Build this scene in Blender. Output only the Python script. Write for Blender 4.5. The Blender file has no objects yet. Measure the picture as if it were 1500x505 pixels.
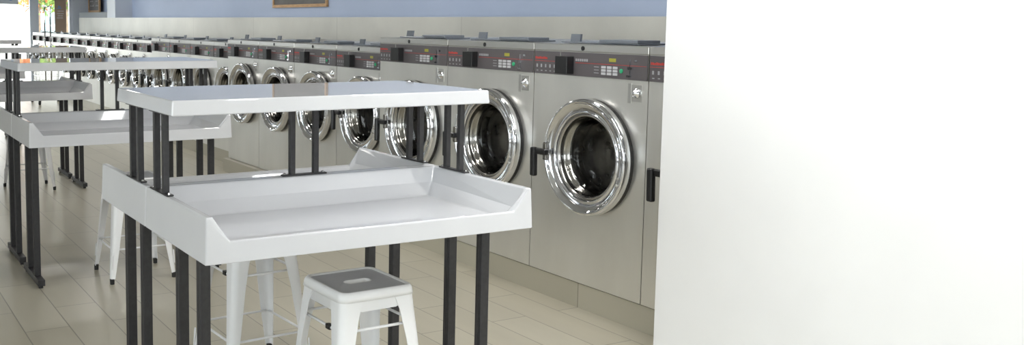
import bpy, bmesh, math, random
from mathutils import Vector, Matrix
random.seed(7)
PI = math.pi
sc = bpy.context.scene
C = sc.collection

# ------------------------------------------------------------------ camera
H = 1.55
YAW, PITCH, ROLL, F, CX, CY = -1.0908, -0.0992, 0.0061, 1413.6, 485.0, 172.0
cam = bpy.data.cameras.new('camera'); camo = bpy.data.objects.new('camera', cam); C.objects.link(camo)
fwd = Vector((math.sin(YAW)*math.cos(PITCH), math.cos(YAW)*math.cos(PITCH), math.sin(PITCH)))
r0 = Vector((math.cos(YAW), -math.sin(YAW), 0)); u0 = r0.cross(fwd)
rr = math.cos(ROLL)*r0 + math.sin(ROLL)*u0
uu = -math.sin(ROLL)*r0 + math.cos(ROLL)*u0
M = Matrix((rr, uu, -fwd)).transposed().to_4x4(); M.translation = (0, 0, H)
camo.matrix_world = M
cam.sensor_width = 36; cam.sensor_fit = 'HORIZONTAL'; cam.lens = 36*F/1500
cam.shift_x = (750-CX)/1500; cam.shift_y = (CY-252.5)/1500
cam.clip_start = 0.05; cam.clip_end = 300
sc.camera = camo

# ------------------------------------------------------------------ world, sun, exposure
w = bpy.data.worlds.new('sky'); sc.world = w; w.use_nodes = True
wn = w.node_tree.nodes; bg = wn['Background']
bg.inputs[0].default_value = (0.93, 0.97, 1.0, 1); bg.inputs[1].default_value = 7.5
sun = bpy.data.lights.new('sun', 'SUN'); sun.energy = 6; sun.angle = 0.01; sun.color = (1, .95, .86)
so = bpy.data.objects.new('sun', sun); C.objects.link(so); so.rotation_euler = (0.25, 0.5, 0)
sc.view_settings.view_transform = 'Standard'; sc.view_settings.look = 'None'
sc.view_settings.gamma = 1; sc.view_settings.use_curve_mapping = False
sc.view_settings.exposure = -0.55

# ------------------------------------------------------------------ materials
def mat(name, col, rough=.5, metal=0, spec=.5, coat=0, emis=None, estr=0):
    m = bpy.data.materials.new(name); m.use_nodes = True
    b = m.node_tree.nodes['Principled BSDF']
    b.inputs['Base Color'].default_value = (*col, 1); b.inputs['Roughness'].default_value = rough
    b.inputs['Metallic'].default_value = metal; b.inputs['Specular IOR Level'].default_value = spec
    b.inputs['Coat Weight'].default_value = coat
    if emis: b.inputs['Emission Color'].default_value = (*emis, 1); b.inputs['Emission Strength'].default_value = estr
    return m
def noisy(m, c1, c2, scale=(1, 1, 1), nscale=5, rough=None, bump=0, detail=4, lo=.35, hi=.65):
    nt = m.node_tree; N = nt.nodes; L = nt.links; b = N['Principled BSDF']
    tc = N.new('ShaderNodeTexCoord'); mp = N.new('ShaderNodeMapping'); mp.inputs['Scale'].default_value = scale
    nz = N.new('ShaderNodeTexNoise'); nz.inputs['Scale'].default_value = nscale; nz.inputs['Detail'].default_value = detail
    cr = N.new('ShaderNodeValToRGB'); cr.color_ramp.elements[0].position = lo; cr.color_ramp.elements[1].position = hi
    cr.color_ramp.elements[0].color = (*c1, 1); cr.color_ramp.elements[1].color = (*c2, 1)
    L.new(tc.outputs['Object'], mp.inputs[0]); L.new(mp.outputs[0], nz.inputs['Vector'])
    L.new(nz.outputs['Fac'], cr.inputs[0]); L.new(cr.outputs[0], b.inputs['Base Color'])
    if rough:
        mr = N.new('ShaderNodeMapRange'); mr.inputs['To Min'].default_value = rough[0]; mr.inputs['To Max'].default_value = rough[1]
        L.new(nz.outputs['Fac'], mr.inputs[0]); L.new(mr.outputs[0], b.inputs['Roughness'])
    if bump:
        bp = N.new('ShaderNodeBump'); bp.inputs['Strength'].default_value = bump; bp.inputs['Distance'].default_value = .002
        L.new(nz.outputs['Fac'], bp.inputs['Height']); L.new(bp.outputs[0], b.inputs['Normal'])
    return m
gel = noisy(mat('white_gelcoat', (.8, .8, .8), .12, spec=.85), (.585, .59, .61), (.625, .63, .645), nscale=2, rough=(.03, .05))
steel = noisy(mat('brushed_steel', (.5, .5, .48), .3, .8), (.74, .73, .69), (.80, .79, .75), scale=(1, 1, .3), nscale=4, rough=(.26, .40))
steel_strip = mat('steel_strip', (.64, .63, .60), .3, 1)
chrome = mat('chrome', (.78, .79, .82), .07, 1)
dchrome = mat('dark_chrome', (.42, .41, .40), .16, 1)
drum_m = noisy(mat('drum_steel', (.2, .19, .18), .3, .9), (.22, .21, .195), (.40, .385, .36), nscale=14, rough=(.2, .4))
panel_m = mat('console_grey', (.105, .095, .10), .35)
black = mat('black_plastic', (.012, .012, .013), .3)
rubber = mat('black_rubber', (.02, .02, .02), .7)
red = mat('red_print', (.55, .06, .05), .4)
green = mat('green_button', (.04, .42, .2), .4)
yellow = mat('display_yellow', (.38, .36, .05), .3)
keyw = mat('key_white', (.55, .55, .57), .4)
greyp = mat('grey_print', (.38, .38, .40), .4)
legm = noisy(mat('charcoal_powder_coat', (.03, .03, .033), .42), (.018, .017, .019), (.027, .026, .028), nscale=60, rough=(.36, .5))
stoolw = noisy(mat('white_painted_metal', (.75, .75, .75), .3), (.80, .80, .81), (.84, .84, .84), nscale=3, rough=(.25, .35))
seatm = noisy(mat('grey_seat', (.14, .14, .155), .3), (.44, .44, .48), (.50, .50, .53), nscale=4, rough=(.28, .4))
wallw = noisy(mat('white_wall', (.86, .86, .86), .6), (.85, .85, .85), (.88, .88, .88), nscale=2)
wallblue = noisy(mat('blue_wall', (.4, .48, .62), .6), (.46, .55, .74), (.49, .58, .77), nscale=1.5)
ceilm = mat('ceiling_white', (.6, .6, .59), .8)
bluegrey = mat('blue_grey_paint', (.60, .65, .74), .4)
ledgem = mat('grey_ledge', (.26, .29, .32), .6)
wood = noisy(mat('oak_frame', (.5, .3, .13), .5), (.46, .27, .12), (.60, .38, .19), scale=(1, 1, 8), nscale=9)
chalk = noisy(mat('chalkboard', (.09, .08, .08), .5), (.085, .075, .072), (.12, .11, .105), nscale=5)
chalkw = mat('chalk_white', (.6, .6, .62), .8)
lamp_m = mat('lamp_diffuser', (1, 1, 1), .5, emis=(1, .97, .92), estr=6)
lampb = mat('lamp_body', (.8, .8, .8), .4)
kraft = mat('brown_paper', (.36, .27, .21), .7)
bluep = mat('blue_print', (.12, .3, .62), .5)
lidm = mat('grey_lid', (.17, .19, .22), .3, .3)

def glass(name, tint=(1, 1, 1), gl=.08):
    m = bpy.data.materials.new(name); m.use_nodes = True; N = m.node_tree.nodes; L = m.node_tree.links
    N.clear(); o = N.new('ShaderNodeOutputMaterial'); t = N.new('ShaderNodeBsdfTransparent'); g = N.new('ShaderNodeBsdfGlossy')
    t.inputs[0].default_value = (*tint, 1); g.inputs['Roughness'].default_value = .02
    fr = N.new('ShaderNodeFresnel'); fr.inputs[0].default_value = 1.45
    mx = N.new('ShaderNodeMixShader'); L.new(fr.outputs[0], mx.inputs[0]); L.new(t.outputs[0], mx.inputs[1]); L.new(g.outputs[0], mx.inputs[2]); L.new(mx.outputs[0], o.inputs[0])
    return m
wglass = glass('window_glass', (.97, .985, .98)); dglass = glass('door_glass', (.93, .93, .91))

def floor_mat():
    m = mat('beige_plank_tile', (.5, .45, .36), .25); nt = m.node_tree; N = nt.nodes; L = nt.links; b = N['Principled BSDF']
    tc = N.new('ShaderNodeTexCoord'); mp = N.new('ShaderNodeMapping'); mp.inputs['Location'].default_value = (.35, -.155, 0)
    br = N.new('ShaderNodeTexBrick'); br.offset = .4; br.inputs['Scale'].default_value = 1
    br.inputs['Brick Width'].default_value = .9; br.inputs['Row Height'].default_value = .2195
    br.inputs['Mortar Size'].default_value = .0035; br.inputs['Mortar Smooth'].default_value = .3; br.inputs['Bias'].default_value = 0
    br.inputs['Color1'].default_value = (.405, .375, .295, 1); br.inputs['Color2'].default_value = (.45, .42, .335, 1)
    br.inputs['Mortar'].default_value = (.22, .20, .16, 1)
    mp2 = N.new('ShaderNodeMapping'); mp2.inputs['Scale'].default_value = (.6, 4, 1)
    nz = N.new('ShaderNodeTexNoise'); nz.inputs['Scale'].default_value = 2; nz.inputs['Detail'].default_value = 2
    mr = N.new('ShaderNodeMapRange'); mr.inputs['From Min'].default_value = .3; mr.inputs['From Max'].default_value = .7; mr.inputs['To Min'].default_value = .96; mr.inputs['To Max'].default_value = 1.03
    mx = N.new('ShaderNodeMixRGB'); mx.blend_type = 'MULTIPLY'; mx.inputs[0].default_value = 1
    L.new(tc.outputs['Object'], mp.inputs[0]); L.new(mp.outputs[0], br.inputs['Vector'])
    L.new(tc.outputs['Object'], mp2.inputs[0]); L.new(mp2.outputs[0], nz.inputs['Vector']); L.new(nz.outputs['Fac'], mr.inputs[0])
    L.new(br.outputs['Color'], mx.inputs[1]); L.new(mr.outputs[0], mx.inputs[2]); L.new(mx.outputs[0], b.inputs['Base Color'])
    r = N.new('ShaderNodeMapRange'); r.inputs['To Min'].default_value = .27; r.inputs['To Max'].default_value = .30
    L.new(nz.outputs['Fac'], r.inputs[0]); L.new(r.outputs[0], b.inputs['Roughness'])
    bp = N.new('ShaderNodeBump'); bp.inputs['Strength'].default_value = .3; bp.inputs['Distance'].default_value = .001; bp.invert = True
    L.new(br.outputs['Fac'], bp.inputs['Height']); L.new(bp.outputs[0], b.inputs['Normal'])
    return m
floorm = floor_mat()
def splash_mat():
    m = mat('cream_panel', (.62, .62, .58), .35); nt = m.node_tree; N = nt.nodes; L = nt.links; b = N['Principled BSDF']
    tc = N.new('ShaderNodeTexCoord'); sx = N.new('ShaderNodeSeparateXYZ'); L.new(tc.outputs['Object'], sx.inputs[0])
    md = N.new('ShaderNodeMath'); md.operation = 'PINGPONG'; md.inputs[1].default_value = 1.22; L.new(sx.outputs['X'], md.inputs[0])
    lt = N.new('ShaderNodeMath'); lt.operation = 'LESS_THAN'; lt.inputs[1].default_value = .004; L.new(md.outputs[0], lt.inputs[0])
    nz = N.new('ShaderNodeTexNoise'); nz.inputs['Scale'].default_value = 1.6; nz.inputs['Detail'].default_value = 5
    cr = N.new('ShaderNodeValToRGB'); cr.color_ramp.elements[0].position = .3; cr.color_ramp.elements[1].position = .7
    cr.color_ramp.elements[0].color = (.55, .55, .51, 1); cr.color_ramp.elements[1].color = (.66, .66, .61, 1)
    mx = N.new('ShaderNodeMixRGB'); mx.inputs[2].default_value = (.42, .42, .39, 1)
    L.new(tc.outputs['Object'], nz.inputs['Vector']); L.new(nz.outputs['Fac'], cr.inputs[0]); L.new(cr.outputs[0], mx.inputs[1]); L.new(lt.outputs[0], mx.inputs[0]); L.new(mx.outputs[0], b.inputs['Base Color'])
    return m
splashm = splash_mat()

# ------------------------------------------------------------------ mesh helpers
def link(name, bm, m, parent=None, loc=(0, 0, 0), smooth=False, bevel=0, seg=2):
    me = bpy.data.meshes.new(name); bm.normal_update(); bm.to_mesh(me); bm.free()
    ms = m if isinstance(m, (list, tuple)) else [m]
    for x in ms: me.materials.append(x)
    o = bpy.data.objects.new(name, me); C.objects.link(o); o.location = loc
    if parent: o.parent = parent
    if smooth:
        for p in me.polygons: p.use_smooth = True
    if bevel:
        md = o.modifiers.new('bevel', 'BEVEL'); md.width = bevel; md.segments = seg; md.limit_method = 'ANGLE'; md.angle_limit = math.radians(35)
        md.harden_normals = False
    return o
def bx(bm, x0, x1, y0, y1, z0, z1, mi=0):
    vs = [bm.verts.new((x, y, z)) for x in (x0, x1) for y in (y0, y1) for z in (z0, z1)]
    for f in ((0, 1, 3, 2), (4, 6, 7, 5), (0, 4, 5, 1), (2, 3, 7, 6), (0, 2, 6, 4), (1, 5, 7, 3)):
        bm.faces.new([vs[i] for i in f]).material_index = mi
    return vs
def box(name, x0, x1, y0, y1, z0, z1, m, parent=None, bevel=0):
    bm = bmesh.new(); bx(bm, x0, x1, y0, y1, z0, z1); return link(name, bm, m, parent, bevel=bevel)
def tube(bm, pts, r, n=8, cap=True):
    pts = [Vector(p) for p in pts]; rings = []
    for i, p in enumerate(pts):
        d = (pts[min(i+1, len(pts)-1)]-pts[max(i-1, 0)]).normalized()
        a = d.orthogonal().normalized() if i == 0 else (a - d*a.dot(d)).normalized()
        b = d.cross(a)
        rings.append([bm.verts.new(p + (a*math.cos(t)+b*math.sin(t))*r) for t in [2*PI*k/n for k in range(n)]])
    for A, B in zip(rings, rings[1:]):
        for k in range(n): bm.faces.new((A[k], A[(k+1) % n], B[(k+1) % n], B[k]))
    if cap: bm.faces.new(rings[0][::-1]); bm.faces.new(rings[-1])
def lathe(bm, prof, cx, cz, n=48, close_end=False, mi=0):
    """profile of (radius, y) turned round a horizontal axis along y through (cx, cz)"""
    rings = []
    for r, y in prof:
        rings.append([bm.verts.new((cx+r*math.cos(2*PI*k/n), y, cz+r*math.sin(2*PI*k/n))) for k in range(n)])
    for A, B in zip(rings, rings[1:]):
        for k in range(n): bm.faces.new((A[k], A[(k+1) % n], B[(k+1) % n], B[k])).material_index = mi
    if close_end: bm.faces.new(rings[-1]).material_index = mi
    return rings
def thing(name, label, cat, loc=(0, 0, 0), rz=0, group=None):
    o = bpy.data.objects.new(name, None); C.objects.link(o); o.location = loc; o.rotation_euler = (0, 0, rz); o.empty_display_size = .1
    o['label'] = label; o['category'] = cat
    if group: o['group'] = group
    return o
def tag(o, label, cat, group=None):
    o['label'] = label; o['category'] = cat
    if group: o['group'] = group
    return o
def struct(o): o['kind'] = 'structure'; return o
def copy_tree(o, parent=None):
    c = o.copy(); C.objects.link(c)
    if parent: c.parent = parent
    for ch in [x for x in bpy.data.objects if x.parent == o]: copy_tree(ch, c)
    return c

# ------------------------------------------------------------------ the room
XF, XB, YL, YR, ZC = -22.7, 2.4, -4.2, 5.5, 3.0
struct(box('floor', XF, XB, YL, 5.6, -.1, 0, floorm))
struct(box('ceiling', XF-.2, XB+.2, YL-.2, 5.8, ZC, ZC+.2, ceilm))
struct(box('wall_right', XF-.2, XB+.2, YR, YR+.2, 0, ZC, wallblue))
def wall_with_windows(name, axis, pos, thick, a0, a1, wins, m):
    """a wall along one axis with rectangular openings (a, b, z0, z1)"""
    bm = bmesh.new()
    def slab(p, q, z0, z1):
        if q-p < 1e-4 or z1-z0 < 1e-4: return
        if axis == 'x': bx(bm, p, q, pos, pos+thick, z0, z1)
        else: bx(bm, pos, pos+thick, p, q, z0, z1)
    cur = a0
    for a, b, z0, z1 in wins:
        slab(cur, a, 0, ZC); slab(a, b, 0, z0); slab(a, b, z1, ZC); cur = b
    slab(cur, a1, 0, ZC)
    return struct(link(name, bm, m))
win_front = [(-4.0, -2.5, .06, 2.75), (1.3, 5.05, .06, 2.75)]  # first opening is unseen, put in to brighten reflections in the washer steel
win_left = [(-22.2, -15.6, .5, 2.7), (-13.9, -10.2, .5, 2.7), (-5.0, 2.1, .25, 2.85)]  # unseen; the middle window is placed to whiten the nearer washers' steel
win_back = [(-2.2, 2.4, .7, 2.3)]
wall_with_windows('wall_front', 'y', XF-.2, .2, YL, 5.5, win_front, bluegrey)
wall_with_windows('wall_left', 'x', YL-.2, .2, XF, XB, win_left, wallw)
wall_with_windows('wall_back', 'y', XB, .2, YL, 5.5, win_back, wallw)
n = 0
def window(axis, pos, a, b, z0, z1, mull, frm, outward):
    global n; n += 1
    root = bpy.data.objects.new('window_%d' % n, None); C.objects.link(root); root['kind'] = 'structure'
    def pb(bm, p, q, d0, d1, zz0, zz1):
        if axis == 'x': bx(bm, p, q, pos+d0, pos+d1, zz0, zz1)
        else: bx(bm, pos+d0, pos+d1, p, q, zz0, zz1)
    bm = bmesh.new(); t = .06
    pb(bm, a, b, -.06, .06, z0, z0+t); pb(bm, a, b, -.06, .06, z1-t, z1)
    pb(bm, a, a+t, -.06, .06, z0+t, z1-t); pb(bm, b-t, b, -.06, .06, z0+t, z1-t)
    link('window_frame', bm, frm, root)
    for c, wd in mull:
        bm = bmesh.new(); pb(bm, c-wd/2, c+wd/2, -.06, .06, z0+t, z1-t); link('mullion', bm, frm, root)
    edges = [a+t]
    for c, wd in mull: edges += [c-wd/2, c+wd/2]
    edges.append(b-t)
    for i in range(0, len(edges), 2):
        bm = bmesh.new(); pb(bm, edges[i], edges[i+1], -.004, .004, z0+t, z1-t); link('pane', bm, wglass, root)
    # sky portal in the opening
    l = bpy.data.lights.new('sky_portal', 'AREA'); l.shape = 'RECTANGLE'; l.size = b-a; l.size_y = z1-z0; l.cycles.is_portal = True
    lo = bpy.data.objects.new('sky_portal', l); C.objects.link(lo)
    ctr = ((a+b)/2, pos-.0, (z0+z1)/2) if axis == 'x' else (pos, (a+b)/2, (z0+z1)/2)
    lo.location = Vector(ctr) + Vector(outward)*.12
    lo.rotation_euler = (-Vector(outward)).to_track_quat('-Z', 'Y').to_euler()
window('y', XF-.1, *win_front[0], [], bluegrey, (-1, 0, 0))
window('y', XF-.1, *win_front[1], [(2.6, .1), (4.2, .19)], bluegrey, (-1, 0, 0))
for wl in win_left: window('x', YL-.1, *wl, [((wl[0]+wl[1])/2, .07)], bluegrey, (0, -1, 0))
window('y', XB+.1, *win_back[0], [(0, .08)], bluegrey, (1, 0, 0))

# splash wall behind the machines, ledge, pillar, plinth
YW = 5.15
struct(box('trim_1', -22.5, XB, YW, YR, 0, 1.598, splashm))
struct(box('trim_2', -19.95, -19.32, YW, YR, 1.598, ZC, bluegrey))
struct(box('trim_3', -22.5, -19.95, YW+.01, YR, 1.598, 1.715, ledgem))
struct(box('trim_4', -9.31, XB, 3.585, YW, 0, .136, floorm))
struct(box('trim_5', -12.49, -9.31, 3.82, YW, 0, .136, floorm))
struct(box('trim_6', -22.0, -12.49, 4.0, YW, 0, .136, floorm))
# added white partition, standing in for a fade to white at the right
struct(box('wall_partition', -3.147, XB, 3.32, 3.38, 0, ZC, wallw))

# ------------------------------------------------------------------ unseen ceiling lamps
def ceiling_lamp(x, y, ln, label, power):
    t = thing('ceiling_light', label, 'light', (x, y, ZC), 0, 'ceiling lights')
    box('housing', -.16, .16, -ln/2, ln/2, -.06, 0, lampb, t, .01)
    box('diffuser', -.14, .14, -ln/2+.02, ln/2-.02, -.075, -.06, lamp_m, t, .005)
    l = bpy.data.lights.new('lamp_glow', 'AREA'); l.shape = 'RECTANGLE'; l.size = .28; l.size_y = ln-.04; l.energy = power; l.color = (1, .97, .93)
    lo = bpy.data.objects.new('lamp_glow', l); C.objects.link(lo); lo.parent = t; lo.location = (0, 0, -.08)
    return t
for i, x in enumerate((-1.2, -4.6, -8, -11.4, -14.8, -18.2)):
    for j, y in enumerate((-1.8, 3.2)):  # unseen fixtures; the strong washer row is placed to brighten the blue wall
        ceiling_lamp(x, y, 1.2, 'ceiling light panel, %s from the camera end, %s row' % (('first', 'second', 'third', 'fourth', 'fifth', 'sixth')[i], ('washer', 'window')[1-j]), (4, 34)[j])
def added_wall_lamp(x, y, power, label):  # added lamps that whiten the partition and the washers beside it
    t = thing('ceiling_light', label, 'light', (x, y, ZC), PI/2, 'ceiling lights')
    box('housing', -.12, .12, -.75, .75, -.06, 0, lampb, t, .01)
    box('diffuser', -.1, .1, -.73, .73, -.075, -.06, lamp_m, t, .005)
    l = bpy.data.lights.new('lamp_glow', 'AREA'); l.shape = 'RECTANGLE'; l.size = .2; l.size_y = 1.46; l.energy = power; l.color = (.96, .98, 1)
    lo = bpy.data.objects.new('lamp_glow', l); C.objects.link(lo); lo.parent = t; lo.location = (0, 0, -.08)
added_wall_lamp(-2.5, 2.6, 40, 'long ceiling light washing the white partition')
added_wall_lamp(-.7, 2.4, 45, 'long ceiling light nearest the camera, beside the partition')

# ------------------------------------------------------------------ folding tables
ZT, ZB, ZL, ZFL, DX = .973, .8285, .897, .868, .6076
HY = .6036
def tray_mesh():
    bm = bmesh.new(); x1 = DX-.0025; x0 = .0025; tp = .005
    # local: x from the seam outward, y from -HY to HY
    outer_b = [(x0, -HY-tp, ZB), (x0, HY+tp, ZB), (x1+tp, HY+tp, ZB), (x1+tp, HY-.074, ZB), (x1+tp, -HY+.074, ZB), (x1+tp, -HY-tp, ZB)]
    outer_t = [(x0, -HY, ZT), (x0, HY, ZT), (x1, HY, ZT), (x1+.001, HY-.074, ZL), (x1+.001, -HY+.074, ZL), (x1, -HY, ZT)]
    inner_t = [(x0+.026, -HY+.026, ZT), (x0+.026, HY-.026, ZT), (x1-.004, HY-.024, ZT), (x1-.02, HY-.080, ZL-.001), (x1-.02, -HY+.080, ZL-.001), (x1-.004, -HY+.024, ZT)]
    inner_m = [(x0+.045, -HY+.048, .915), (x0+.045, HY-.048, .915), (x1-.03, HY-.058, .905), (x1-.035, HY-.085, ZL-.012), (x1-.035, -HY+.085, ZL-.012), (x1-.03, -HY+.058, .905)]
    fl = [(x0+.085, -HY+.095, ZFL), (x0+.085, HY-.095, ZFL), (x1-.05, HY-.1, ZFL), (x1-.05, HY-.14, ZFL), (x1-.05, -HY+.14, ZFL), (x1-.05, -HY+.1, ZFL)]
    L = [[bm.verts.new(p) for p in lp] for lp in (outer_b, outer_t, inner_t, inner_m, fl)]
    for A, B in zip(L, L[1:]):
        for k in range(6): bm.faces.new((A[k], A[(k+1) % 6], B[(k+1) % 6], B[k]))
    bm.faces.new(L[4])
    under = [bm.verts.new((p[0]*.97+.01, p[1]*.97, ZB+.006)) for p in outer_b]
    for k in range(6): bm.faces.new((L[0][(k+1) % 6], L[0][k], under[k], under[(k+1) % 6]))
    bm.faces.new(under[::-1])
    bmesh.ops.recalc_face_normals(bm, faces=bm.faces)
    return bm
SX, SH0, SH1, STOP, SBOT = .3232, -.6115, .62, 1.2973, 1.2474
def shelf_mesh():
    bm = bmesh.new(); t = .004
    def loop(x0, x1, y0, y1, z): return [bm.verts.new(p) for p in ((x0, y0, z), (x1, y0, z), (x1, y1, z), (x0, y1, z))]
    L = [loop(.0001, SX+t, SH0-t, SH1+t, SBOT), loop(.0001, SX, SH0, SH1, STOP)]
    for A, B in zip(L, L[1:]):
        for k in range(4): bm.faces.new((A[k], A[(k+1) % 4], B[(k+1) % 4], B[k]))
    bm.faces.new(L[1]); bm.faces.new(L[0][::-1])
    return bm
def make_table():
    t = thing('folding_table', '', 'table')
    for s in (0, PI):
        o = link('tray', tray_mesh(), gel, t, bevel=.007, seg=3); o.rotation_euler.z = s
        bm = shelf_mesh()
        if s:
            for v in bm.verts: v.co.x = -v.co.x
            bmesh.ops.reverse_faces(bm, faces=bm.faces)
        o = link('shelf', bm, gel, t, bevel=.005, seg=3); o.modifiers[0].limit_method = 'WEIGHT'
        me = o.data; at = me.attributes.new('bevel_weight_edge', 'FLOAT', 'EDGE')
        for e in me.edges:
            va, vb = (me.vertices[k].co for k in e.vertices)
            seam = abs(va.x) < .004 and abs(vb.x) < .004
            inner = any(abs(v.y-SH0) > .01 and abs(v.y-SH1) > .01 and abs(v.x) < SX-.01 for v in (va, vb)) and abs(va.z-vb.z) < .003 and va.z > SBOT+.02
            at.data[e.index].value = 0.0 if seam or inner else 1.0
    # upright posts on bolted foot plates
    def bracket(x0, x1, y, along, posts):
        bm = bmesh.new()
        for nm_, z0, z1 in (('head_plate', SBOT-.006, SBOT-.0005), ('foot_plate', ZT+.0005, ZT+.006)):
            if along == 'x': pl = box(nm_, x0, x1, y-.012, y+.012, z0, z1, legm, t, .001)
            else: pl = box(nm_, y-.012, y+.012, x0, x1, z0, z1, legm, t, .001)
        for e in (x0+.012, x1-.012):
            c = (e, y) if along == 'x' else (y, e); bm = bmesh.new()
            bmesh.ops.create_cone(bm, cap_ends=True, segments=10, radius1=.006, radius2=.004, depth=.005, matrix=Matrix.Translation((c[0], c[1], ZT+.0085)))
            link('bolt', bm, chrome, pl)
        for p in posts:
            c = (p, y) if along == 'x' else (y, p)
            box('post', c[0]-.0105, c[0]+.0105, c[1]-.0105, c[1]+.0105, ZT+.006, SBOT-.006, legm, t, .0015)
    bracket(.038, .228, -HY+.014, 'x', (.085, .178))
    bracket(-.258, -.072, -HY+.014, 'x', (-.205, -.112))
    bracket(.06, .238, HY-.014, 'x', (.10, .19))
    bracket(-.228, -.05, HY-.014, 'x', (-.18, -.095))
    bracket(-.084, .10, 0, 'y', (-.042, .056))
    # leg frames
    for sy, yy in ((-1, -.545), (1, .54)):
        for sx in (-1, 1):
            for q in (.208, .415):
                bm = bmesh.new(); x = sx*q; h = .018
                bx(bm, x-h, x+h, yy-h, yy+h, .052, ZB-.006)
                bx(bm, x-.004, x+.004, yy-h-.0015, yy+h+.0015, .06, ZB-.01)
                link('leg', bm, legm, t, bevel=.003, seg=2)
            a, b = sorted((sx*.065, sx*.545))
            fr = box('foot_rail', a, b, yy-.02, yy+.02, .016, .052, legm, t, .003)
            for e in (a+.03, b-.03):
                bm = bmesh.new(); bmesh.ops.create_cone(bm, cap_ends=True, segments=14, radius1=.014, radius2=.011, depth=.0165, matrix=Matrix.Translation((e, yy, .0082)))
                link('levelling_foot', bm, rubber, fr)
            box('top_rail', a+.1, b-.1, yy-.03, yy+.03, ZB-.006, ZB+.0055, legm, t, .002)
    return t
XS, YM = -3.2488, 1.5684
tproto = make_table()
tabs = [(0, 0, 0, 'nearest white folding table, large in front, two trays back to back under a raised shelf'),
        (2.9021, .0192, -.0028, 'second white folding table behind the nearest one, black H shaped feet showing'),
        (6.1479, -.0539, .0028, 'third white folding table, beyond the second, with a wire cart behind its tray'),
        (9.55, -.05, 0, 'fourth white folding table, at the left edge near the storefront window'),]
for i, (d, dy, rz, lb) in enumerate(tabs):
    o = tproto if i == 0 else copy_tree(tproto)
    o.location = (XS-d, YM+dy, 0); o.rotation_euler.z = rz; o['label'] = lb; o['group'] = 'white laundry folding tables'

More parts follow.
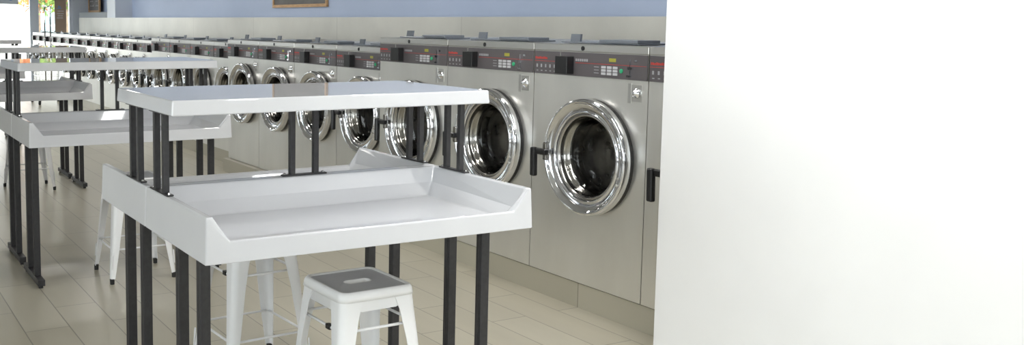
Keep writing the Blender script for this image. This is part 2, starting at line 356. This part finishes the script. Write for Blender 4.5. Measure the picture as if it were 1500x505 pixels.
# ------------------------------------------------------------------ stools
def rrect(hx, hy, r, z, n=6, dx=0, dy=0):
    pts = []
    for cx, cy, a0 in ((hx-r, hy-r, 0), (-hx+r, hy-r, PI/2), (-hx+r, -hy+r, PI), (hx-r, -hy+r, 3*PI/2)):
        for k in range(n+1):
            a = a0+PI/2*k/n; pts.append((cx+r*math.cos(a)+dx, cy+r*math.sin(a)+dy, z))
    return pts
def make_stool():
    t = thing('metal_stool', '', 'stool'); SHT = .612; hs = .152
    # painted seat pan: outer skirt, rolled rim, sunken edge
    bm = bmesh.new()
    loops = [rrect(hs+.004, hs+.004, .034, SHT-.034), rrect(hs+.002, hs+.002, .034, SHT-.018), rrect(hs, hs, .034, SHT-.009), rrect(hs-.006, hs-.006, .031, SHT-.001), rrect(hs-.013, hs-.013, .028, SHT), rrect(hs-.02, hs-.02, .024, SHT-.005)]
    L = [[bm.verts.new(p) for p in lp] for lp in loops]; m_ = len(L[0])
    inn = [bm.verts.new(p) for p in rrect(hs-.001, hs-.001, .032, SHT-.034)]
    for k in range(m_): bm.faces.new((inn[k], inn[(k+1) % m_], L[0][(k+1) % m_], L[0][k]))
    for A, B in zip(L, L[1:]):
        for k in range(m_): bm.faces.new((A[k], A[(k+1) % m_], B[(k+1) % m_], B[k]))
    rim = link('seat_rim', bm, stoolw, t, smooth=True)
    # grey seat panel with a handle slot (slot runs along y)
    bm = bmesh.new()
    q1 = [bm.verts.new(p) for p in rrect(.0245, .0555, .022, SHT-.0065)]; q2 = [bm.verts.new(p) for p in rrect(.0215, .0525, .0195, SHT-.005)]; q3 = [bm.verts.new(p) for p in rrect(.0185, .0495, .0165, SHT-.009)]; q4 = [bm.verts.new(p) for p in rrect(.0175, .0485, .0155, SHT-.024)]
    for A, B in ((q1, q2), (q2, q3), (q3, q4)):
        for k in range(m_): bm.faces.new((A[k], A[(k+1) % m_], B[(k+1) % m_], B[k]))
    sr = link('slot_rim', bm, stoolw, t, smooth=True)
    bm = bmesh.new()
    o1 = [bm.verts.new(p) for p in rrect(hs-.02, hs-.02, .024, SHT-.005)]
    o2 = [bm.verts.new(p) for p in rrect(hs-.03, hs-.03, .02, SHT-.007)]
    s1 = [bm.verts.new(p) for p in rrect(.021, .052, .019, SHT-.007)]
    for A, B in ((o1, o2), (o2, s1)):
        for k in range(m_): bm.faces.new((A[k], A[(k+1) % m_], B[(k+1) % m_], B[k]))
    st = link('seat', bm, seatm, t); st['label'] = 'grey seat panel with a slot'
    # tapering folded-sheet legs: an L section that narrows and splays
    for sx in (-1, 1):
        for sy in (-1, 1):
            bm = bmesh.new()
            stations = [(SHT-.034, .152, .086), (SHT-.085, .157, .072), (.42, .168, .060), (.2, .186, .044), (.03, .200, .027)]
            rings = []
            for z, c, wd in stations:
                r = min(.030, wd*.6); th = .0035; pts = []
                cx, cy = c, c
                pts.append((cx-wd, cy)); 
                for k in range(6):
                    a = PI/2 - PI/2*k/5; pts.append((cx-r+r*math.cos(a), cy-r+r*math.sin(a)))
                pts.append((cx, cy-wd)); pts.append((cx-th, cy-wd))
                for k in range(6):
                    a = PI/2*k/5; rI = max(r-th, .003); pts.append((cx-r+rI*math.cos(a), cy-r+rI*math.sin(a)))
                pts.append((cx-wd, cy-th))
                rings.append([bm.verts.new((sx*px, sy*py, z)) for px, py in pts])
            k_ = len(rings[0])
            for A, B in zip(rings, rings[1:]):
                for k in range(k_): bm.faces.new((A[k], A[(k+1) % k_], B[(k+1) % k_], B[k]))
            bm.faces.new(rings[0]); bm.faces.new(rings[-1][::-1])
            # pressed rib on the leg corner
            tube(bm, [(sx*(.188), sy*(.188), .17), (sx*.1925, sy*.1925, .09)], .004, 6)
            bmesh.ops.recalc_face_normals(bm, faces=bm.faces)
            lg = link('leg', bm, stoolw, t, smooth=True)
            md = lg.modifiers.new('es', 'EDGE_SPLIT'); md.split_angle = math.radians(40)
            bm = bmesh.new(); bmesh.ops.create_cone(bm, cap_ends=True, segments=12, radius1=.013, radius2=.0145, depth=.032, matrix=Matrix.Translation((sx*.189, sy*.189, .0162)))
            link('rubber_foot', bm, rubber, lg)
    # apron between the legs, stretchers
    for a in range(4):
        bm = bmesh.new(); q = .147
        vs = [bm.verts.new(p) for p in ((-.10, q+.002, SHT-.035), (.10, q+.002, SHT-.035), (.088, q+.004, SHT-.066), (.07, q+.005, SHT-.072), (-.07, q+.005, SHT-.072), (-.088, q+.004, SHT-.066))]
        bm.faces.new(vs); bmesh.ops.solidify(bm, geom=bm.faces[:], thickness=.003)
        bmesh.ops.rotate(bm, verts=bm.verts, matrix=Matrix.Rotation(a*PI/2, 3, 'Z'))
        link('apron', bm, stoolw, t)
        bm = bmesh.new(); tube(bm, [(-.135, .150, .475), (.135, .150, .475)], .0055)
        b2 = bmesh.new(); tube(b2, [(-.165, .176, .2), (.165, .176, .2)], .0055)
        bmesh.ops.rotate(b2, verts=b2.verts, matrix=Matrix.Rotation(a*PI/2, 3, 'Z')); link('stretcher', b2, stoolw, t, smooth=True)
        bmesh.ops.rotate(bm, verts=bm.verts, matrix=Matrix.Rotation(a*PI/2, 3, 'Z'))
        s_ = link('stretcher', bm, stoolw, t, smooth=True)
        if a == 2:
            bm = bmesh.new(); bx(bm, .045, .075, -.159, -.141, .466, .484); link('clip', bm, black, s_, bevel=.002)
    return t
sproto = make_stool()
stools = [(-3.02, 1.685, .03, 'nearest white metal stool with a grey slotted seat, in front under the large table'),
          (-3.87, 1.62, .06, 'white metal stool whose legs show under the nearest table, left of the grey seated stool'),
          (-5.72, 1.62, 0, 'white metal stool tucked under the second table, dark seat showing behind the nearest table'),
          (-9.10, 1.60, 0, 'farthest white metal stool, under the third table behind the second table feet')]
for i, (x, y, rz, lb) in enumerate(stools):
    o = sproto if i == 0 else copy_tree(sproto)
    o.location = (x, y, 0); o.rotation_euler.z = rz; o['label'] = lb; o['group'] = 'white metal stools'

# ------------------------------------------------------------------ washing machines
HP = .136
def front_with_hole(bm, x0, x1, z0, z1, cx, cz, r, n=48):
    outer, inner = [], []
    for k in range(n):
        a = 2*PI*(k+.5)/n; c, s = math.cos(a), math.sin(a)
        tx = ((x1-cx) if c > 0 else (x0-cx))/c if abs(c) > 1e-9 else 1e9
        tz = ((z1-cz) if s > 0 else (z0-cz))/s if abs(s) > 1e-9 else 1e9
        t = min(tx, tz)
        outer.append([cx+c*t, cz+s*t]); inner.append((cx+c*r, cz+s*r))
    for X, Z in ((x0, z0), (x0, z1), (x1, z0), (x1, z1)):
        j = min(range(n), key=lambda k: (outer[k][0]-X)**2+(outer[k][1]-Z)**2); outer[j] = [X, Z]
    O_ = [bm.verts.new((p[0], 0, p[1])) for p in outer]; I_ = [bm.verts.new((p[0], 0, p[1])) for p in inner]
    J_ = [bm.verts.new((p[0], .03, p[1])) for p in inner]
    for k in range(n):
        bm.faces.new((O_[k], O_[(k+1) % n], I_[(k+1) % n], I_[k])); bm.faces.new((I_[k], I_[(k+1) % n], J_[(k+1) % n], J_[k]))
def make_washer(W, Ht, r, cfx, cz, depth=1.05, fine=True):
    t = thing('washing_machine', '', 'washing machine')
    cx = cfx*W; g = .0025; zc = Ht-.04-.132
    bm = bmesh.new(); x0, x1 = g, W-g
    front_with_hole(bm, x0, x1, .004, zc, cx, cz, r*.9)
    for f in (((x0, 0, .004), (x0, 0, zc), (x0, depth, zc), (x0, depth, .004)), ((x1, 0, .004), (x1, depth, .004), (x1, depth, zc), (x1, 0, zc)), ((x0, depth, .004), (x0, depth, zc), (x1, depth, zc), (x1, depth, .004))):
        bm.faces.new([bm.verts.new(p) for p in f])
    link('cabinet', bm, steel, t)
    box('kick_strip', .004, W-.004, .012, depth-.01, .0005, .012, black, t)
    bm = bmesh.new(); bx(bm, x0, x1, -.004, depth, Ht-.04, Ht)
    top = link('top_panel', bm, steel_strip, t, bevel=.004)
    bm = bmesh.new(); lathe(bm, [(.0125, -.004), (.0125, -.007), (.008, -.0075)], .46*W, Ht-.021, 16, True)
    link('lock_keyhole', bm, black, top)
    bm = bmesh.new(); bx(bm, x0, x1, 0, depth, zc, Ht-.04); link('upper_body', bm, steel_strip, t)
    # console
    con = box('console', .008, W-.008, -.006, .0, zc+.002, Ht-.044, panel_m, t, .001)
    b = .132; zz = lambda q: zc+q*b; y = -.0065
    box('divider', .262*W, .268*W, y-.004, y, zz(.08), zz(.95), steel_strip, con)
    box('coin_box', .272*W, .385*W, y-.05, y-.0005, zz(.08), zz(.80), black, con, .004)
    bm = bmesh.new()
    xx = .018*W
    for k in range(9): 
        w_ = .0105*W/.87*.87; bx(bm, xx, xx+w_, y-.001, y, zz(.635), zz(.735 - (k % 3)*.012)); xx += w_+.0028*W
    link('brand_letters', bm, red, con)
    bm = bmesh.new(); bx(bm, .012*W, .25*W, y-.0008, y, zz(.545), zz(.562)); bx(bm, .40*W, .985*W, y-.0008, y, zz(.545), zz(.562))
    link('red_line', bm, red, con)
    for k in range(5):
        bm = bmesh.new(); x = (.03+.042*k)*W; bx(bm, x, x+.013*W, y-.001, y, zz(.28), zz(.42)); bx(bm, x+.002*W, x+.018*W, y-.001, y, zz(.12), zz(.16))
        link('cycle_icon', bm, greyp, con)
    bm = bmesh.new()
    for k in range(6): bx(bm, (.40+.019*k)*W, (.413+.019*k)*W, y-.001, y, zz(.62), zz(.72))
    link('digits', bm, greyp, con)
    box('display', .69*W, .745*W, y-.001, y, zz(.66), zz(.80), yellow, con)
    bm = bmesh.new()
    for i in range(3):
        for j in range(3): bx(bm, (.63+.048*i)*W, (.665+.048*i)*W, y-.004, y, zz(.14+.125*j), zz(.235+.125*j))
    link('keypad', bm, keyw, con)
    bm = bmesh.new()
    for j in range(3): bx(bm, .565*W, .605*W, y-.001, y, zz(.18+.12*j), zz(.205+.12*j))
    link('small_labels', bm, greyp, con)
    bm = bmesh.new(); lathe(bm, [(.0115, y), (.0115, y-.004), (.007, y-.006)], .792*W, zz(.33), 14, True); link('start_button', bm, green, con)
    bm = bmesh.new(); bx(bm, .862*W, .868*W, y-.006, y, zz(.16), zz(.78)); bx(bm, .85*W, .885*W, y-.010, y, zz(.40), zz(.50)); bx(bm, .84*W, .875*W, y-.008, y, zz(.12), zz(.19)); bx(bm, .895*W, .915*W, y-.003, y, zz(.70), zz(.78))
    link('coin_slot', bm, chrome, con)
    # service lock right of the door
    bm = bmesh.new(); bx(bm, .845*W, .873*W, -.004, -.0005, zc-.115, zc-.015); bx(bm, .873*W, .955*W, -.003, -.0005, zc-.105, zc-.02)
    lk = link('lock_plate', bm, steel_strip, t, bevel=.001, seg=1)
    bm = bmesh.new(); lathe(bm, [(.027, -.003), (.025, -.014), (.013, -.018), (.012, -.026), (.004, -.028)], .915*W, zc-.062, 24, True)
    link('lock_cylinder', bm, chrome, lk, smooth=True)
    # soap lid on top
    bm = bmesh.new(); bx(bm, .12*W, .80*W, .10, .30, Ht+.002, Ht+.010); bx(bm, .48*W, .80*W, .09, .25, Ht+.010, Ht+.026)
    lid = link('soap_lid', bm, lidm, t, bevel=.002, seg=1)
    bm = bmesh.new(); vs = bx(bm, .17*W, .26*W, .13, .142, Ht+.010, Ht+.052)
    for v in vs:
        if v.co.z > Ht+.04: v.co.y += .012; v.co.x -= .008
    link('lid_flap', bm, lidm, lid)
    # door: wide chrome ring, dark gasket, nested rings, dished glass, drum
    seg = 64 if fine else 36
    bm = bmesh.new(); R = r
    lathe(bm, [(R*.985, -.002), (R*.985, -.022)], cx, cz, seg)
    gk = link('gasket', bm, black, t, smooth=True)
    bm = bmesh.new()
    prof = [(R*.95, -.018), (R*.99, -.024), (R, -.034), (R, -.052), (R*.99, -.064), (R*.97, -.071), (R*.945, -.072), (R*.925, -.067), (R*.91, -.060), (R*.80, -.047), (R*.785, -.048), (R*.775, -.054), (R*.76, -.056), (R*.745, -.052), (R*.735, -.040), (R*.73, -.02)]
    lathe(bm, prof, cx, cz, seg)
    door = link('door_ring', bm, chrome, t, smooth=True)
    bm = bmesh.new()
    lathe(bm, [(R*.745, -.034), (R*.72, -.046), (R*.69, -.040), (R*.67, -.020), (R*.665, .0), (R*.63, .002), (R*.62, .03), (R*.60, .04), (R*.595, .10)], cx, cz, seg)
    link('inner_ring', bm, dchrome, door, smooth=True)
    bm = bmesh.new()
    lathe(bm, [(R*.69, -.034), (R*.66, -.028), (R*.62, .0), (R*.57, .03), (R*.48, .045), (R*.3, .052), (.012, .055)], cx, cz, seg, True)
    link('door_glass', bm, dglass, door, smooth=True)
    bm = bmesh.new()
    lathe(bm, [(R*.9, .03), (R*.6, .10), (R*.6, .14), (R*.95, .16), (R*.98, .5), (R*.9, .55), (R*.6, .565), (R*.55, .555), (.03, .555)], cx, cz, 36, True)
    for k in range(3):
        a = 2*PI*k/3+.4
        tube(bm, [(cx+math.cos(a)*R*.93, .17, cz+math.sin(a)*R*.93), (cx+math.cos(a)*R*.93, .5, cz+math.sin(a)*R*.93)], .03, 8)
    link('drum', bm, drum_m, t, smooth=True)
    # hinge screws on the right, handle on the left
    bm = bmesh.new()
    for dz in (.11, .075, -.075, -.11):
        a = math.asin(dz/R); lathe(bm, [(.0075, -.070), (.0075, -.076), (.003, -.078)], cx+R*.9*math.cos(a), cz+dz, 10, True)
    link('screws', bm, steel_strip, door)
    bm = bmesh.new(); hx = cx-R*1.13
    bx(bm, hx-.022, cx-R*.86, -.098, -.062, cz-.022, cz+.012)
    vs = bx(bm, hx-.026, hx+.010, -.110, -.078, cz-.145, cz+.016)
    for v in vs:
        if v.co.z < cz-.1: v.co.x += .012; v.co.y -= .008
    link('door_handle', bm, black, door, bevel=.009, seg=3)
    bm = bmesh.new(); bx(bm, cx-R*.97, cx-R*.87, -.082, -.05, cz-.05, cz+.05); link('latch_block', bm, dchrome, door, bevel=.006)
    return t
classes = [
    # name, W, top z, door radius, door centre (fraction, z), front Y, right-most X edge, count
    ('largest', .8719, 1.4357, .312, .56, .842, 3.5814, -6.1068+4*.8719, 4),
    ('large', .7999, 1.3588, .298, .585, .838, 3.6455, -6.1068, 4),
    ('medium', .7798, 1.3177, .262, .56, .80, 3.8122, -12.488+4*.7798, 4),
    ('small', .7042, 1.2715, .238, .55, .785, 3.9945, -12.69, 13)]
ords = ['first', 'second', 'third', 'fourth', 'fifth', 'sixth', 'seventh', 'eighth', 'ninth', 'tenth', 'eleventh', 'twelfth', 'thirteenth']
for nm, W, top, r, cfx, cz, Y, X1, cnt in classes:
    pr_ = make_washer(W, top-HP, r, cfx, cz-HP, depth=1.05 if nm[0] == 'l' else .95, fine=nm[0] == 'l')
    for k in range(cnt):
        o = pr_ if k == 0 else copy_tree(pr_)
        o.location = (X1-(k+1)*W, Y, HP)
        o['group'] = nm + ' stainless washers in the row'
        if nm == 'largest':
            o['label'] = ['tallest stainless washer, mostly behind the white partition', 'tallest stainless washer, full door in view next to the partition',
                          'tallest stainless washer, second in view from the white partition', 'tallest stainless washer where the row steps up, third from the partition'][k]
        elif nm == 'large':
            o['label'] = 'tall stainless washer, %s from the right of the four just lower than the tallest' % ords[k]
        elif nm == 'medium':
            o['label'] = 'mid sized stainless washer, %s from the right in its group of four' % ords[k]
        else:
            o['label'] = 'small stainless washer, %s from the right in the far row' % ords[k]

# ------------------------------------------------------------------ boards on the wall
t = thing('chalkboard', 'wide blank dark board in an oak frame on the blue wall above the washers', 'board', (-11.465, YR-.002, 1.73))
for a in ((-.82, .82, -.025, 0, 0, .035), (-.82, .82, -.025, 0, .98, 1.015), (-.82, -.785, -.025, 0, .035, .98), (.785, .82, -.025, 0, .035, .98)):
    pass
bm = bmesh.new()
for a in ((-.82, .82, -.03, -.001, 0, .04), (-.82, .82, -.03, -.001, .98, 1.02), (-.82, -.78, -.03, -.001, .04, .98), (.78, .82, -.03, -.001, .04, .98)): bx(bm, *a)
link('frame', bm, wood, t, bevel=.003)
box('board', -.78, .78, -.016, -.002, .04, .98, chalk, t)
t = thing('chalkboard', 'small chalkboard menu with writing in an oak frame, on the ledge by the pillar', 'board', (-22.05, YR-.06, 1.716))
# framed menu stands on the ledge
bm = bmesh.new()
for a in ((-.50, .50, -.06, -.02, 0, .05), (-.50, .50, -.06, -.02, .95, 1.0), (-.50, -.45, -.06, -.02, .05, .95), (.45, .50, -.06, -.02, .05, .95)): bx(bm, *a)
link('frame', bm, wood, t, bevel=.004)
bd = box('board', -.45, .45, -.045, -.022, .05, .95, chalk, t)
bm = bmesh.new()
for row in range(8):
    z = .14+row*.10
    for (a, b_) in ((-.36, .0), (.14, .36)):
        x = a
        while x < b_ - (row % 3)*.06:
            h = random.uniform(.02, .045); w_ = random.uniform(.012, .03)
            bx(bm, x, x+w_, -.0475, -.0455, z, z+h*.4); bx(bm, x, x+.008, -.0475, -.0455, z, z+h); x += w_+.012
link('chalk_writing', bm, chalkw, bd)

# ------------------------------------------------------------------ storefront signs
s = box('paper_poster', XF+.02, XF+.03, 4.64, 4.90, 1.0, 2.6, kraft); tag(s, 'tall brown paper poster with pale writing in the storefront window beside the washers', 'poster')
bm = bmesh.new()
for row, z in enumerate((1.58, 1.63, 1.68, 1.735)):
    y = 4.69+.02*(row % 2)
    while y < 4.84 - (.03 if row < 2 else 0): bx(bm, XF+.03, XF+.032, y, y+.014, z, z+.022); y += .02
link('writing', bm, chalkw, s)
bm = bmesh.new(); bx(bm, XF+.03, XF+.032, 4.69, 4.80, 1.80, 1.815); bx(bm, XF+.03, XF+.032, 4.72, 4.745, 1.825, 1.87); bx(bm, XF+.03, XF+.032, 4.755, 4.775, 1.825, 1.855)
link('emblem', bm, bluep, s)
s = box('hanging_sign', XF+.12, XF+.16, 3.0, 3.82, 1.89, 2.35, bluegrey, None, .004); tag(s, 'pale grey sign with a blue mark, hanging high at the storefront window', 'sign')
box('blue_mark', XF+.16, XF+.163, 3.63, 3.68, 1.97, 2.2, bluep, s)
bm = bmesh.new()
for y in (3.1, 3.72): tube(bm, [(XF+.14, y, 2.35), (XF+.14, y, ZC)], .003, 6)
link('chain', bm, chrome, s)

# ------------------------------------------------------------------ laundry cart
t = thing('laundry_cart', 'chrome wire laundry cart with tall hanging poles, behind the third table', 'cart', (-18.35, 3.62, 0))
hw, hl = .24, .36
bm = bmesh.new()
tube(bm, [(-hl, -hw, .2), (hl, -hw, .2), (hl, hw, .2), (-hl, hw, .2), (-hl, -hw, .2)], .012)
tube(bm, [(-hl, 0, .2), (hl, 0, .2)], .01)
link('base_frame', bm, chrome, t, smooth=True)
bm = bmesh.new(); zb, zt_ = .32, .72
def rect(z, k): return [(-hl*k, -hw*k, z), (hl*k, -hw*k, z), (hl*k, hw*k, z), (-hl*k, hw*k, z), (-hl*k, -hw*k, z)]
for z, k, rr_ in ((zb, .85, .005), (.42, .9, .003), (.52, .93, .003), (.62, .97, .003), (zt_, 1, .008)): tube(bm, rect(z, k), rr_, 6)
for q in range(13):
    f = -1+2*q/12
    for s_ in (-1, 1): tube(bm, [(f*hl*.85, s_*hw*.85, zb), (f*hl, s_*hw, zt_)], .003, 5)
for q in range(9):
    f = -1+2*q/8
    for s_ in (-1, 1): tube(bm, [(s_*hl*.85, f*hw*.85, zb), (s_*hl, f*hw, zt_)], .003, 5)
    tube(bm, [(-hl*.85, f*hw*.85, zb), (hl*.85, f*hw*.85, zb)], .0025, 5)
for sx in (-1, 1):
    for sy in (-1, 1): tube(bm, [(sx*hl*.84, sy*hw*.84, .2), (sx*hl*.84, sy*hw*.84, zb)], .008, 6)
link('basket', bm, chrome, t)
for sx in (-1, 1):
    bm = bmesh.new(); tube(bm, [(sx*hl*.72, 0, .2), (sx*hl*.72, 0, 1.78)], .014); link('upright_pole', bm, dchrome, t, smooth=True)
bm = bmesh.new(); tube(bm, [(-hl, 0, 1.79), (hl, 0, 1.79)], .012); link('hanging_rail', bm, dchrome, t, smooth=True)
for sx in (-1, 1):
    for sy in (-1, 1):
        bm = bmesh.new(); lathe(bm, [(.02, -.018), (.058, -.016), (.06, -.008), (.06, .008), (.058, .016), (.02, .018)], 0, 0, 20, True)
        bmesh.ops.translate(bm, verts=bm.verts, vec=(sx*hl, sy*hw, .0605)); cs = link('caster', bm, rubber, t, smooth=True)
        bm = bmesh.new(); bx(bm, sx*hl-.015, sx*hl+.015, sy*hw-.024, sy*hw-.020, .05, .19); bx(bm, sx*hl-.015, sx*hl+.015, sy*hw+.020, sy*hw+.024, .05, .19); bx(bm, sx*hl-.015, sx*hl+.015, sy*hw-.024, sy*hw+.024, .13, .19)
        link('caster_fork', bm, chrome, cs)

# ------------------------------------------------------------------ outside
asph = noisy(mat('pale_concrete', (.6, .58, .55), .8), (.5, .49, .47), (.62, .6, .57), nscale=3)
struct(box('ground', -90, 30, -50, 50, -.3, -.101, asph))
carw = mat('white_car_paint', (.8, .82, .85), .25); cglass = mat('car_glass', (.25, .4, .45), .1)
t = thing('parked_car', 'white car parked outside, seen through the storefront window', 'car', (-37.5, 7.3, -.1))
bm = bmesh.new()
prof = [(2.2, .35), (2.2, .75), (2.05, .88), (1.15, .98), (.45, 1.42), (-1.2, 1.46), (-2.0, 1.0), (-2.2, .9), (-2.2, .35)]
secs = [(-.88, 0), (-.80, 1), (.80, 1), (.88, 0)]
rows = []
for y, full in secs:
    rows.append([bm.verts.new((x, y*(.82 if z > 1.2 else 1), z if full or z < .8 else z-.03)) for x, z in prof])
for A, B in zip(rows, rows[1:]):
    for k in range(len(prof)): bm.faces.new((A[k], A[(k+1) % len(prof)], B[(k+1) % len(prof)], B[k]))
bm.faces.new(rows[0]); bm.faces.new(rows[-1][::-1]); bmesh.ops.recalc_face_normals(bm, faces=bm.faces)
link('body', bm, carw, t, bevel=.05)
bm = bmesh.new(); vs = [bm.verts.new(p) for p in ((1.08, -.66, 1.05), (1.08, .66, 1.05), (.52, .58, 1.40), (.52, -.58, 1.40))]; bm.faces.new(vs); link('windscreen', bm, cglass, t)
for sx in (1.35, -1.35):
    for sy in (-.8, .8):
        bm = bmesh.new(); lathe(bm, [(.05, -.1), (.2, -.1), (.33, -.09), (.34, 0), (.33, .09), (.2, .1), (.05, .1)], 0, 0, 24, True); bmesh.ops.translate(bm, verts=bm.verts, vec=(sx, sy, .34)); link('wheel', bm, rubber, t, smooth=True)
leafg = noisy(mat('green_leaves', (.12, .25, .04), .6), (.07, .18, .03), (.28, .38, .06), nscale=1.2)
leafo = noisy(mat('orange_blossom', (.6, .14, .04), .6), (.55, .10, .04), (.65, .34, .08), nscale=1.5)
bark = noisy(mat('bark', (.2, .15, .1), .8), (.16, .12, .08), (.3, .22, .15), nscale=8)
def tree(x, y, h0, h1, R, m, label):
    t = thing('street_tree', label, 'tree', (x, y, -.1))
    bm = bmesh.new(); tube(bm, [(0, 0, 0), (.05, .03, h0*.6), (0, 0, h0+.4), (.1, .1, h1*.7)], .11, 10)
    for k in range(6):
        a = k*1.05; tube(bm, [(0, 0, h0*.8), (math.cos(a)*R*.3, math.sin(a)*R*.3, h0+.5), (math.cos(a)*R*.7, math.sin(a)*R*.7, h0+1.1)], .035, 6)
    link('trunk', bm, bark, t, smooth=True)
    bm = bmesh.new()
    cl = [(random.uniform(-.75, .75)*R, random.uniform(-.75, .75)*R, random.uniform(h0+.3, h1)) for _ in range(26)]
    for c in cl:
        for _ in range(120):
            d = Vector((random.gauss(0, 1), random.gauss(0, 1), random.gauss(0, .8))).normalized()*random.uniform(.15, .55)
            p = Vector(c)+d; a = Vector((random.gauss(0, 1), random.gauss(0, 1), random.gauss(0, 1))).normalized(); b = a.orthogonal().normalized(); s = random.uniform(.05, .11)
            bm.faces.new([bm.verts.new(p+a*s), bm.verts.new(p+b*s*.5), bm.verts.new(p-a*s), bm.verts.new(p-b*s*.5)])
    link('foliage', bm, m, t)
tree(-31, 6.62, 1.95, 4.6, 1.0, leafg, 'green leafy tree outside, behind the gap right of the storefront mullion')
tree(-34, 6.35, 2.0, 4.2, .9, leafo, 'tree with orange red blossom outside, left of the storefront mullion')
bw = mat('white_stucco', (.82, .80, .76), .8)
t = thing('white_building', 'bright white building across the street beyond the storefront', 'building', (-60, 8, -.1))
bm = bmesh.new(); bx(bm, -3, 0, -22, 22, 0, 6); link('wall', bm, bw, t)
bm = bmesh.new(); bx(bm, -3.3, .3, -22.3, 22.3, 6, 6.4); link('roof', bm, bw, t)
for k in range(6):
    y = -18+7*k; wf = box('window', 0.0, .06, y, y+2.2, 1.2, 3.2, bluegrey, t); box('pane', .06, .07, y+.1, y+2.1, 1.3, 3.1, cglass, wf)
